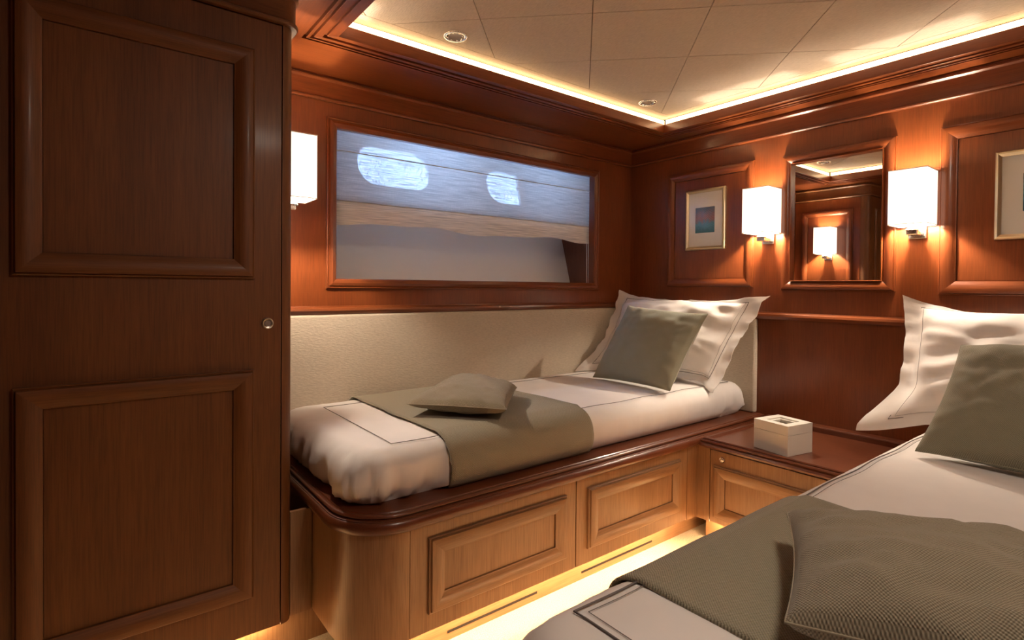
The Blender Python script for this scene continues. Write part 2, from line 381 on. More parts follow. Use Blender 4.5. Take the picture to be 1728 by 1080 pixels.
# tiles
BD = 0.045
bx0, bx1, by0, by1 = RX0 + BD, RX1 - BD, RY0 + BD, RY1 - BD
S2 = 0.507; g = 0.0017
for i in range(-7, 8):
    for j in range(-9, 10):
        a0 = 0.145 + S2 * i; c0 = -2.045 + S2 * j          # a = x-y, c = x+y
        pts = []
        for a, c in ((a0 + g, c0 + g), (a0 + S2 - g, c0 + g), (a0 + S2 - g, c0 + S2 - g), (a0 + g, c0 + S2 - g)): pts.append(((a + c) / 2, (c - a) / 2))
        for h in ((1, 0, bx1), (-1, 0, -bx0), (0, 1, by1), (0, -1, -by0)): 
            if pts: pts = clip(pts, *h)
        if len(pts) < 3: continue
        ar = abs(sum(pts[k][0] * pts[(k + 1) % len(pts)][1] - pts[(k + 1) % len(pts)][0] * pts[k][1] for k in range(len(pts)))) / 2
        if ar < 2e-4: continue
        MB().prism(pts, ZC, ZC + 0.009).build('ceiling_tile', M_CEIL, cl)
e = 0.02; g2 = 0.0018
for poly in ([(RX0 - e, RY1 + e), (RX1 + e, RY1 + e), (bx1 + g2, by1 + g2), (bx0 - g2, by1 + g2)], [(RX0 - e, RY0 - e), (bx0 - g2, by0 - g2), (bx1 + g2, by0 - g2), (RX1 + e, RY0 - e)],
             [(RX0 - e, RY0 - e), (RX0 - e, RY1 + e), (bx0 - g2, by1 + g2), (bx0 - g2, by0 - g2)], [(RX1 + e, RY1 + e), (RX1 + e, RY0 - e), (bx1 + g2, by0 - g2), (bx1 + g2, by1 + g2)]):
    MB().prism(poly, ZC, ZC + 0.009).build('ceiling_border', M_CEILB, cl)

# ------------------------------------------------------------------ window
win = thing('window_1', 'wide window niche in cherry frame with two hull portholes behind the blind', 'window', (0, 0, 0)); win['kind'] = 'structure'
def hy(z): return 0.251 + 0.287 * (z - 1.042)
JX0, JX1, HZ = -1.78, -0.235, 1.735     # niche behind the wall opening
CAS = [(0, -0.002), (0, 0.008), (0.004, 0.011), (0.008, 0.008), (0.012, 0.013), (0.022, 0.016), (0.034, 0.011), (0.038, 0.006), (0.038, -0.002)]
frame('window_frame', (0, 0, 0), (1, 0, 0), (0, 0, 1), (0, -1, 0), (WX0 - 0.030, WX1 + 0.038, WZ0 - 0.034, WZ1 + 0.034), CAS, (CH[0], CH[2]), win)
zt, zb = 1.75, 1.02
def jamb(x0, x1): 
    b = MB(); A = [(0.028, zb), (hy(zb), zb), (hy(zt), zt), (0.028, zt)]
    i = 0; b.v = [(x0, y, z) for y, z in A] + [(x1, y, z) for y, z in A]
    b.f = [(0, 1, 2, 3), (7, 6, 5, 4), (0, 4, 5, 1), (1, 5, 6, 2), (2, 6, 7, 3), (3, 7, 4, 0)]; b.m = [0] * 6
    return b
jamb(JX0 - 0.02, JX0).build('window_jamb', MH[2], win); jamb(JX1, JX1 + 0.02).build('window_jamb', MH[2], win)
MB().box(JX0, JX1, 0.028, 0.29, WZ0 - 0.02, WZ0).build('window_sill', M_HULL, win)
MB().box(JX0, JX1, 0.028, 0.48, HZ, HZ + 0.02).build('window_head', MH[0], win)
# sloping hull lining with two porthole cut-outs (built flat, then leaned back)
def rounded(x0, x1, y0, y1, rl, rr, n=8):
    p = []
    for cx, cy, r, a in ((x1 - rr, y1 - rr, rr, 0), (x0 + rl, y1 - rl, rl, 90), (x0 + rl, y0 + rl, rl, 180), (x1 - rr, y0 + rr, rr, 270)):
        for k in range(n + 1): p.append((cx + r * math.cos(math.radians(a + 90 * k / n)), cy + r * math.sin(math.radians(a + 90 * k / n))))
    return p
th = math.atan(0.287); cs = math.cos(th)
def tl(z): return (z - 1.042) / cs
PH = [rounded(-1.470, -1.085, tl(1.488), tl(1.692), 0.092, 0.092), rounded(-0.737, -0.500, tl(1.476), tl(1.672), 0.094, 0.006)]
HM = Matrix.Translation((0, 0.251, 1.042)) @ Matrix.Rotation(math.pi / 2 - th, 4, 'X')
def flat_with_holes(outer, holes, thick):
    cu = bpy.data.curves.new('tmp', 'CURVE'); cu.dimensions = '2D'; cu.fill_mode = 'BOTH'; cu.extrude = thick / 2
    for pl in [outer] + holes:
        s = cu.splines.new('POLY'); s.points.add(len(pl) - 1); s.use_cyclic_u = True
        for q, (x, y) in zip(s.points, pl): q.co = (x, y, 0, 1)
    o = bpy.data.objects.new('tmp', cu); COL.objects.link(o)
    me = bpy.data.meshes.new_from_object(o.evaluated_get(bpy.context.evaluated_depsgraph_get())); bpy.data.objects.remove(o); return me
me = flat_with_holes([(JX0 - 0.02, tl(1.0)), (JX1 + 0.02, tl(1.0)), (JX1 + 0.02, tl(1.76)), (JX0 - 0.02, tl(1.76))], PH, 0.02)
me.transform(HM @ Matrix.Translation((0, 0, -0.01))); me.materials.append(M_HULL)
ho = bpy.data.objects.new('hull_lining', me); COL.objects.link(ho); ho.parent = win
for pl in PH:
    m2 = flat_with_holes(pl, [], 0.004); m2.transform(HM @ Matrix.Translation((0, 0, -0.014))); m2.materials.append(M_GLASS)
    po = bpy.data.objects.new('porthole_glass', m2); COL.objects.link(po); po.parent = win
    rb = MB().tube([HM @ Vector((x, y, 0.002)) for x, y in pl], 0.006, 6, True).build('porthole_rim', M_STEEL, win, smooth=True)

# roman blind
bl = thing('roman_blind', 'half-lowered sheer cream roman blind in the window', 'blind', (-1.0, 0.04, 1.27))
BX0, BX1 = -1.765, -0.248
def by(x, z):
    f = 0.0
    for zz in (1.541, 1.348): f += 0.010 * math.exp(-((z - zz) / 0.012) ** 2)
    low = max(0, (1.36 - z) / 0.10)
    return 0.040 - f - low * 0.010 * (1 + math.sin(x * 9 + 1)) + 0.003 * math.sin(x * 5.0 + z * 7)
def blind_grid(z0, z1, nz, nx=90, wav=0.0, off=0.0):
    rows = []
    for k in range(nz + 1):
        r = []
        for i in range(nx + 1):
            x = BX0 + (BX1 - BX0) * i / nx; t = k / nz
            zz = z0 + (z1 - z0) * t
            zz += wav * (1 - t) * (0.008 * math.sin(x * 8.5 + 0.6) + 0.004 * math.sin(x * 19))
            r.append((x, by(x, zz) + off, zz))
        rows.append(r)
    return MB().grid(rows)
blind_grid(1.348, 1.655, 26).build('blind_fabric', M_BLIND, bl, smooth=True)
blind_grid(1.263, 1.348, 8, wav=1.0).build('blind_hem', M_HEM, bl, smooth=True)
for zz in (1.541, 1.348):
    MB().tube([(BX0 + (BX1 - BX0) * i / 60, by(BX0 + (BX1 - BX0) * i / 60, zz) - 0.002, zz) for i in range(61)], 0.0022, 6).build('blind_batten', M_SEAM, bl, smooth=True)
MB().box(BX0, BX1, 0.035, 0.055, 1.650, 1.665).build('blind_headrail', M_PLASTIC, bl)
pc = MB()
for dx in (-0.322, -0.309): pc.tube([(dx, 0.034, z) for z in (1.045, 1.15, 1.28)], 0.0013, 5)
pc.build('pull_cord', M_PLASTIC, bl)

# upholstered wall pads
def pad(name, x0, x1, y0, y1, z0, z1, lab):
    o = MB().box(x0, x1, y0, y1, z0, z1).build(name, M_UPH, bevel=0.008); return tag(o, lab, 'wall pad')
pad('upholstered_pad', -2.014, -0.0005, -0.018, -0.0005, 0.446, 0.908, 'long cream upholstered pad on the wall below the window')
pad('upholstered_pad', -0.030, -0.0005, -0.762, -0.0195, 0.446, 0.881, 'cream upholstered headboard pad behind the far berth pillow')
pad('upholstered_pad', -0.030, -0.0005, YR + 0.0195, YR + 0.762, 0.446, 0.881, 'cream upholstered headboard pad behind the near berth pillow')

# ------------------------------------------------------------------ panels on the back wall
UX, VZ, NX = (0, -1, 0), (0, 0, 1), (-1, 0, 0)      # u = -y
def wall_panel(y0, y1, z0, z1, w=0.042):
    frame('panel_moulding', (0, 0, 0), UX, VZ, NX, (-y0, -y1, z0, z1), panel_prof(w, 0.020), (CH[1], CH[2]), wb)
    MB().box(-0.004, 0.001, y0 - w - 0.002, y1 + w + 0.002, z0 + w + 0.002, z1 - w - 0.002).build('panel', CH[2], wb)
wall_panel(-0.258, -0.735, 1.026, 1.620)
wall_panel(-1.436, -1.966, 1.003, 1.610, 0.05)
# mirror with its moulded frame
mi = thing('wall_mirror', 'rectangular wall mirror in moulded cherry frame between two wall lamps', 'mirror', (0, -1.085, 1.012))
frame('mirror_frame', (0, 0, 0), UX, VZ, NX, (0.868, 1.302, 1.014, 1.610), panel_prof(0.043, 0.028)[:-3] + [(0.0405, 0.0275), (0.043, 0.0270), (0.043, -0.002)], (CH[1], CH[2]), mi)
MB().box(-0.006, -0.001, -0.908, -1.262, 1.054, 1.570).build('mirror_glass', M_MIRROR, mi)

def picture(y0, y1, z0, z1, py0, py1, pz0, pz1, pm, lab, fw=0.017, xo=-0.0045):
    t = thing('framed_picture', lab, 'picture', (xo, (y0 + y1) / 2, z0), 'pictures on the back wall')
    o = (xo, 0, 0); p = [(0, -0.0), (0, 0.012), (0.003, 0.016), (fw * 0.5, 0.018), (fw * 0.75, 0.013), (fw, 0.010), (fw, 0.002)]
    frame('picture_frame', o, UX, VZ, NX, (-y0, -y1, z0, z1), p, (M_GOLD, M_GOLD), t)
    MB().box(xo - 0.004, xo, y0 - 0.004, y1 + 0.004, z0 + 0.004, z1 - 0.004).build('mount', M_MAT, t)
    MB().box(xo - 0.0052, xo - 0.003, py0, py1, pz0, pz1).build('print', pm, t)
    MB().box(xo - 0.0080, xo - 0.0070, y0 - 0.012, y1 + 0.012, z0 + 0.012, z1 - 0.012).build('picture_glass', M_GLASS, t)
picture(-0.374, -0.596, 1.214, 1.520, -0.428, -0.535, 1.300, 1.428, M_PRINT1, 'small gilt-framed harbour print on the panel nearest the corner')
picture(-1.590, -1.850, 1.193, 1.490, -1.660, -1.780, 1.285, 1.410, M_PRINT2, 'gilt-framed teal print on the panel above the near berth')

# ------------------------------------------------------------------ wall lamps
def sconce(wx, cy, z0, nx, lab):
    """wx: wall plane, nx: direction away from the wall (+1/-1)"""
    t = thing('wall_lamp', lab, 'wall lamp', (wx, cy, z0 - 0.05), 'square-shaded wall lamps')
    hw = 0.059; d0, d1 = 0.010, 0.129; z1 = z0 + 0.198; w = 0.0022
    X = lambda d: wx + nx * d
    xs = sorted((X(d0), X(d1))); b = MB()
    b.box(xs[0], xs[1], cy - hw, cy - hw + w, z0, z1).box(xs[0], xs[1], cy + hw - w, cy + hw, z0, z1)
    b.box(xs[0], xs[0] + w, cy - hw + w, cy + hw - w, z0, z1).box(xs[1] - w, xs[1], cy - hw + w, cy + hw - w, z0, z1)
    sh = b.build('lamp_shade', M_SHADE, t)
    for z in (z0, z1):
        MB().tube([(xs[0], cy - hw, z), (xs[1], cy - hw, z), (xs[1], cy + hw, z), (xs[0], cy + hw, z)], 0.0016, 5, True).build('shade_trim', M_PLASTIC, sh)
    MB().box(X(-0.0), X(0.010), cy - 0.028, cy + 0.028, z0 - 0.046, z0 + 0.012).build('back_plate', M_CHROME, t, bevel=0.002)
    MB().box(X(0.010), X(0.078), cy - 0.018, cy + 0.018, z0 - 0.036, z0 - 0.019).build('arm', M_CHROME, t, bevel=0.003)
    MB().lathe([(0.0001, -0.002), (0.020, -0.002), (0.021, 0.003), (0.016, 0.009), (0.008, 0.012), (0.008, 0.048), (0.0001, 0.048)], (X(0.068), cy, z0 - 0.020), (0, 0, 1), 20).build('lamp_holder', M_CHROME, t, smooth=True, sharp=40)
    bx = X(0.068)
    for zc, hh, r, share in ((z0 + 0.048, 0.016, 0.008, 0.78), (z0 + 0.112, 0.030, 0.008, 0.22)):
        area = 2 * math.pi * r * hh
        bm_ = emit('bulb_glow', LAMP, BULB * share / (math.pi * area))
        MB().lathe([(0.0001, -hh / 2 - r * 0.6), (r * 0.7, -hh / 2 - r * 0.3), (r, -hh / 2 + 0.002), (r, hh / 2 - 0.002), (r * 0.7, hh / 2 + r * 0.3), (0.0001, hh / 2 + r * 0.6)], (bx, cy, zc), (0, 0, 1), 12).build('bulb', bm_, t, smooth=True)
    MB().lathe([(0.004, 0.0), (0.004, 0.028)], (bx, cy, z0 + 0.070), (0, 0, 1), 8).build('bulb_stem', M_STEEL, t)
    return t
sconce(0, -0.805, 1.270, -1, 'glowing white square-shaded wall lamp left of the mirror')
sconce(0, -1.371, 1.258, -1, 'glowing white square-shaded wall lamp right of the mirror')
sconce(-2.016, -0.258, 1.290, 1, 'glowing white wall lamp on the wardrobe side left of the window')

# ------------------------------------------------------------------ downlights
def downlight(x, y, lab):
    t = thing('ceiling_downlight', lab, 'downlight', (x, y, ZC), 'ceiling downlights')
    MB().lathe([(0.040, -0.0002), (0.041, -0.004), (0.038, -0.0065), (0.033, -0.006), (0.030, -0.003), (0.030, -0.0005)], (x, y, ZC), (0, 0, 1), 32).build('trim_ring', M_CHROME, t, smooth=True)
    MB().lathe([(0.030, -0.002), (0.026, -0.0012), (0.018, -0.0008), (0.0001, -0.0006)], (x, y, ZC), (0, 0, 1), 24).build('lens', plain('frosted_lens', (0.42, 0.36, 0.29), 0.35), t, smooth=True)
    k = MB()
    for a in range(8):
        c = (x + 0.0265 * math.cos(a * math.pi / 4), y + 0.0265 * math.sin(a * math.pi / 4), ZC - 0.003)
        k.lathe([(0.0001, -0.003), (0.003, -0.002), (0.0042, 0.0), (0.003, 0.002)], c, (0, 0, 1), 8)
    k.build('bezel_studs', M_CHROME, t, smooth=True)
downlight(-1.459, -0.441, 'round chrome ceiling downlight nearer the wardrobe')
downlight(-0.414, -0.436, 'round chrome ceiling downlight in the far corner')

def fill_lamp(x, y, lab):  # added fill light, out of view, to brighten the foreground berth
    t = thing('fill_lamp', lab, 'fill lamp', (x, y, ZS), None)
    MB().lathe([(0.125, 0.0), (0.125, -0.014), (0.118, -0.018), (0.112, -0.014)], (x, y, ZS), (0, 0, 1), 40).build('fill_lamp_ring', M_CHROME, t, smooth=True, sharp=40)
    MB().lathe([(0.112, -0.012), (0.10, -0.030), (0.07, -0.043), (0.03, -0.049), (0.0001, -0.050)], (x, y, ZS), (0, 0, 1), 40).build('fill_lamp_dome', emit('fill_lamp_glow', (1.0, 0.86, 0.71), FILL), t, smooth=True)
fill_lamp(-1.74, -2.06, 'added out-of-view fill lamp under the soffit above the near berth')
# ------------------------------------------------------------------ wardrobe
YW = -0.5245; XS = -2.016
wd = thing('wardrobe', 'dark cherry built-in wardrobe with moulded panel doors at the left', 'wardrobe', (-2.5, -0.25, 0))
MB().prism([(XF, -0.002), (XF, YW + 0.024), (-2.050, YW + 0.024), (XS - 0.001, YW + 0.024), (XS - 0.001, -0.002)], 0.105, ZS).build('carcass', WD[2], wd)
MB().prism([(-2.0455, YW + 0.024), (-2.0455, YW)] + arc(-2.046, YW + 0.030, 0.030, -90, 0, 10)[1:] + [(XS, YW + 0.034), (-2.03, YW + 0.034)], 0.105, ZS).build('corner_post', WD[2], wd, smooth=True, sharp=40)
MB().box(XF, -1.900, -0.470, -0.01, 0, 0.1045).build('plinth', LC[2], wd)
def wdoor(x0, x1):
    d = MB().box(x0, x1, YW, YW + 0.023, 0.107, 1.704).build('door', WD[2], wd, bevel=0.0015)
    for z0, z1 in ((1.034, 1.620), (0.208, 0.799)):
        r = (x0 + 0.052, x1 - 0.068, z0, z1)
        frame('door_moulding', (0, YW, 0), (1, 0, 0), (0, 0, 1), (0, -1, 0), r, panel_prof(0.048, 0.022), (WD[0], WD[2]), d)
        MB().box(r[0] + 0.049, r[1] - 0.049, YW - 0.003, YW + 0.001, z0 + 0.049, z1 - 0.049).build('door_panel', WD[2], d)
    MB().lathe([(0.0145, 0.0), (0.0145, 0.003), (0.012, 0.0045), (0.009, 0.0035), (0.008, 0.002), (0.0075, 0.0045), (0.0001, 0.005)], (x1 - 0.034, YW, 0.917), (0, -1, 0), 28).build('door_catch', M_STEEL, d, smooth=True, sharp=30)
    return d
wdoor(-2.628, -2.0475)
wdoor(XF + 0.002, -2.6305)
# frieze round the wardrobe top, side panel on the lamp side
wp = [(XF, YW), (-2.052, YW)] + arc(-2.046, YW + 0.030, 0.030, -90, 0, 8) + [(XS, YW + 0.05), (XS, -0.0)]
sweep(wp[::-1], [(-a, z) for a, z in FR]).build('crown_frieze', WD[0], wd, smooth=True, sharp=30)
frame('side_moulding', (XS, 0, 0), (0, -1, 0), (0, 0, 1), (1, 0, 0), (0.062, 0.420, 0.985, 1.622), panel_prof(0.040, 0.018), (CH[1], CH[2]), wd)
MB().box(XS - 0.002, XS + 0.003, -0.104, -0.378, 1.027, 1.580).build('side_panel', CH[2], wd)
MB().box(XS, XS + 0.001, -0.47, -0.004, 0.94, 1.70).build('side_skin', CH[2], wd)
MB().box(-2.75, -2.06, -0.497, -0.487, 0.0995, 0.1045).build('light_strip', M_TOE, wd)

# ------------------------------------------------------------------ berths
YB = -0.794; XL = -1.955; RB = 0.150; XN = -0.533
def outline(inset, mir, x_end=0.0):
    """visible outline from the wall round the foot corner to the head, offset inwards by inset; outside on the right hand for the far berth"""
    r = RB - inset; p = [(XL + inset, -0.001)] + arc(XL + RB, YB + RB, r, 180, 270, 12) + [(x_end, YB + inset)]
    return [(x, my(y, mir)) for x, y in p]
PLAT = [(-0.075, 0.4445), (-0.028, 0.4445), (-0.012, 0.4445), (-0.0095, 0.4415), (-0.0065, 0.4425), (0.000, 0.4425), (0.0035, 0.440), (0.0045, 0.437), (0.003, 0.434), (-0.001, 0.4325), (0.001, 0.4305), (0.005, 0.430), (0.008, 0.4285), (0.0075, 0.4265)]
PLAT += [(0.006 + 0.011 * math.sin(math.radians(a)), 0.4105 + 0.0165 * math.cos(math.radians(a))) for a in range(20, 181, 20)] + [(-0.01, 0.392), (-0.075, 0.392)]
def berth(mir, lab, labm):
    sgn = -1 if mir else 1
    t = thing('berth', lab, 'bed', (-1.0, my(-0.4, mir), 0), 'twin berths')
    Y = lambda y: my(y, mir)
    o = outline(0, mir)
    # body with recessed bay for the drawers
    poly = [(XL, Y(-0.001))] + o[1:-1] + [(-1.8025, Y(YB)), (-1.8025, Y(YB + 0.020)), (-0.596, Y(YB + 0.020)), (-0.596, Y(YB)), (-0.002, Y(YB)), (-0.002, Y(-0.001))]
    if mir: poly = poly[::-1]
    MB().prism(poly, 0.105, 0.400).build('base', LC[2], t, smooth=True, sharp=30)
    pl = outline(0, mir)
    sw = sweep(pl if not mir else pl, [(a, z) for a, z in PLAT] if not mir else [(-a, z) for a, z in PLAT]).build('platform_moulding', MH[0], t, smooth=True, sharp=50)
    inn = outline(0.074, mir)
    q = [(x, y) for x, y in inn] + [(-0.0, Y(-0.001))]
    MB().prism(q if not mir else q[::-1], 0.400, 0.4443).build('platform', MH[0], t)
    for x0, x1, px0, px1 in ((-1.8015, -1.2085, -1.750, -1.2535), (-1.2045, -0.598, -1.157, -0.650)):
        ys = sorted((Y(YB), Y(YB + 0.019)))
        d = MB().box(x0, x1, ys[0], ys[1], 0.108, 0.393).build('drawer', LC[2], t, bevel=0.0012)
        Nn = (0, -sgn, 0)
        frame('drawer_moulding', (0, Y(YB), 0), (1, 0, 0), (0, 0, 1), Nn, (px0, px1, 0.157, 0.358), panel_prof(0.048, 0.017), (LC[0], LC[2]), d)
        ys = sorted((Y(YB - 0.002), Y(YB + 0.001)))
        MB().box(px0 + 0.049, px1 - 0.049, ys[0], ys[1], 0.206, 0.309).build('drawer_panel', LC[2], d)
    k = outline(0.080, mir); tk = k + [(-0.002, Y(-0.01)), (XL + 0.08, Y(-0.01))]
    kb = MB().prism(tk if not mir else tk[::-1], 0.0, 0.105).build('toe_kick', LC[0], t)
    for x0, x1 in ((-1.64, -1.302), (-1.098, -0.709)):
        ys = sorted((Y(YB + 0.0785), Y(YB + 0.081)))
        MB().box(x0, x1, ys[0], ys[1], 0.0215, 0.0285).build('vent_slot', M_DARK, kb)
    ys = sorted((Y(YB + 0.030), Y(YB + 0.042)))
    MB().box(-1.80, -0.62, ys[0], ys[1], 0.0985, 0.1045).build('light_strip', M_TOE, t)
    pts = outline(0.036, mir)[2:-1]
    return t
berth(False, 'far berth base of pale cherry drawers with a dark rounded platform edge', '')
XL = -2.055
berth(True, 'near berth base under the bed in the right foreground', '')
XL = -1.955
# filler panel between far berth and wardrobe
fp = MB().box(-2.015, -1.957, -0.500, -0.488, 0.105, 0.392).build('filler_panel', LC[2]); tag(fp, 'narrow pale wood filler panel between wardrobe and berth', 'panel')

def pfun(w_in, z0, z1, r):
    """side profile of the mattress: list of (inset, z) from the foot to the crown"""
    p = [(0.036, z0), (0.018, z0 + 0.012), (0.006, z0 + 0.035), (0.0, z0 + 0.062)]
    for k in range(1, 9):
        a = math.radians(90 * k / 8); p.append((r * (1 - math.cos(a)), z1 - r + r * math.sin(a) if True else 0))
    return p
MZ0, MZ1, MR = 0.4448, 0.588, 0.062
MX0, MX1, MY0, MY1 = -1.938, -0.040, -0.742, -0.024
def rrect(x0, x1, y0, y1, r, step=0.035):
    r = max(r, 0.004); p = []
    segs = [((x0 + r, y0), (x1 - r, y0), (x1 - r, y0 + r), -90), ((x1, y0 + r), (x1, y1 - r), (x1 - r, y1 - r), 0), ((x1 - r, y1), (x0 + r, y1), (x0 + r, y1 - r), 90), ((x0, y1 - r), (x0, y0 + r), (x0 + r, y0 + r), 180)]
    return segs, r
def ring_pts(x0, x1, y0, y1, r, nx=90, ny=40, nc=14):
    segs, r = rrect(x0, x1, y0, y1, r); p = []
    for (a, b, c, ang), n in zip(segs, (nx, ny, nx, ny)):
        for k in range(n): p.append((a[0] + (b[0] - a[0]) * k / n, a[1] + (b[1] - a[1]) * k / n))
        for k in range(nc): 
            q = math.radians(ang + 90 * k / nc); p.append((c[0] + r * math.cos(q), c[1] + r * math.sin(q)))
    return p
def crown(x, y):
    """height of the mattress top at plan point (far berth coordinates)"""
    d = min(x - MX0, MX1 - x, y - MY0, MY1 - y)
    if d >= MR: z = MZ1
    elif d <= 0: z = MZ1 - MR
    else: z = MZ1 - MR + math.sqrt(max(0, MR * MR - (MR - d) ** 2))
    return z + 0.004 * math.sin((x - MX0) / (MX1 - MX0) * math.pi) * min(1, max(0, d / 0.1))
def mattress(mir, lab):
    rows = []; prof = pfun(0, MZ0, MZ1, MR)
    ins = [p for p in prof] + [(MR + 0.02 + 0.045 * k, None) for k in range(6)]
    for i, z in ins:
        ring_ = ring_pts(MX0 + i, MX1 - i, MY0 + i, MY1 - i, (0.060 if mir else 0.080) - i * 0.6)
        row = []
        for k, (x, y) in enumerate(ring_):
            zz = crown(x, y) if z is None else z
            if z is not None:
                # gathers of the fitted sheet, strongest low down round the foot corner
                low = max(0.0, 1 - (z - MZ0) / 0.115)
                foot = max(0.12, 1 - max(0, (x + 1.65)) / 0.25) if x < -1.4 else (0.9 if x > -0.25 else 0.15)
                w = noise.noise(Vector((x * 24, y * 24, z * 6))) * 0.014 + noise.noise(Vector((x * 55, y * 55, z * 9 + 4))) * 0.008
                cx, cy = (MX0 + MX1) / 2, (MY0 + MY1) / 2
                nx, ny = 0, 0
                if abs(x - MX0) < 0.06 + i: nx = -1
                if abs(x - MX1) < 0.06 + i: nx = 1
                if abs(y - MY0) < 0.06 + i: ny = -1
                if abs(y - MY1) < 0.06 + i: ny = 1
                amp = 1.7 * w * foot * (0.2 + low) * (0 if z <= MZ0 + 0.001 else 1)
                x += nx * amp; y += ny * amp
                if y > -0.0235: y = -0.0235
            zz += 0.0022 * noise.noise(Vector((x * 5, y * 7, 0.3 + (9 if mir else 0)))) if i > 0.02 and z is None else 0
            row.append((x, my(y, mir), zz))
        rows.append(row)
    b = MB(); b.grid(rows, True)
    n = len(rows[0]); i0 = len(b.v) - n
    c0 = len(b.v); 
    b.f.append(tuple(i0 + k for k in range(n))); b.m.append(0)
    t = thing('mattress', lab, 'mattress', (-1.0, my(-0.38, mir), MZ0), 'made-up mattresses')
    m = b.build('fitted_sheet', M_SHEET, t, smooth=True)
    # embroidered line
    for ins_, rr in (((0.0, 0.0015), (0.013, 0.0006)) if mir else ((0.0, 0.0011),)):
        x0, x1, y0, y1 = MX0 + (0.092 if mir else 0.132) + ins_, -0.13, -0.690 + ins_, -0.150 - ins_
        loop = []
        def seg(a, b_, n_): 
            for k in range(n_): loop.append((a[0] + (b_[0] - a[0]) * k / n_, a[1] + (b_[1] - a[1]) * k / n_))
        seg((x0, y0), (x1, y0), 60); seg((x1, y0), (x1, y1), 20); seg((x1, y1), (x0, y1), 60); seg((x0, y1), (x0, y0), 24)
        P = [(x, my(y + 0.003 * math.sin(x * 23), mir), crown(x, y + 0.003 * math.sin(x * 23)) + 0.0028) for x, y in loop]
        MB().tube(P, rr, 5, True).build('embroidered_line', M_STITCH, t, smooth=True)
    return t
mattress(False, 'white-sheeted mattress with embroidered border on the far berth')
MX0 = -2.035
mattress(True, 'white-sheeted mattress with embroidered border on the near berth')

def throw(mir, x0, x1, lab, front_drop, skew=0.0):
    """woven runner laid across the mattress, following its section"""
    sec = []          # (y, z) from the back edge over the top and down the front
    off = 0.006
    n = 40
    for k in range(n + 1): 
        y = -0.030 + (-0.742 + MR + 0.030) * k / n; sec.append((y, MZ1 + off))
    # back roll-off
    sec = [(y, z if y < -0.085 else MZ1 - MR + off + math.sqrt(max(0, MR * MR - (MR - min(MR, (-0.024 - y))) ** 2))) for y, z in sec]
    for k in range(1, 10):
        a = math.radians(90 * k / 9); sec.append((MY0 + MR - (MR + off) * math.sin(a), MZ1 - MR + (MR + off) * math.cos(a)))
    for k in range(1, 9):
        t = k / 8; z = MZ1 - MR - (MZ1 - MR - front_drop) * t; sec.append((MY0 - off - 0.002 + 0.022 * t ** 3, z))
    L = [0]
    for a, c in zip(sec, sec[1:]): L.append(L[-1] + math.hypot(c[0] - a[0], c[1] - a[1]))
    nx = 44; rows = []; uv = []
    for (y, z), l in zip(sec, L):
        r = []
        for i in range(nx + 1):
            f = i / nx; ww = 0.010 * noise.noise(Vector((l * 4, 3.1, 8 if mir else 0)))
            x = x0 + (x1 - x0) * f + skew * l + ww * (1 - f) * 1.4 + 0.7 * ww * f
            dz = 0.0035 * noise.noise(Vector((x * 6, y * 8, 5))) + 0.0015
            yy = y
            if l > L[n]: yy -= 0.003 * (1 + noise.noise(Vector((x * 9, z * 6, 2)))); dz = 0
            else: dz += 0.004 * math.sin((x + 1.938) / 1.898 * math.pi)
            r.append((x, my(yy, mir), z + dz)); uv.append((x, l))
        rows.append(r)
    b = MB(); b.grid(rows); b.uv = uv
    o = b.build('throw', M_THROW, smooth=True); md = o.modifiers.new('thick', 'SOLIDIFY'); md.thickness = 0.005; md.offset = 1 if not mir else -1
    hem = []
    return tag(o, lab, 'throw', 'woven bed runners')
throw(False, -1.672, -1.105, 'olive woven runner draped across the far berth', 0.452, 0.02)
throw(True, -1.836, -1.315, 'olive woven runner draped across the near berth', 0.452, 0.03)

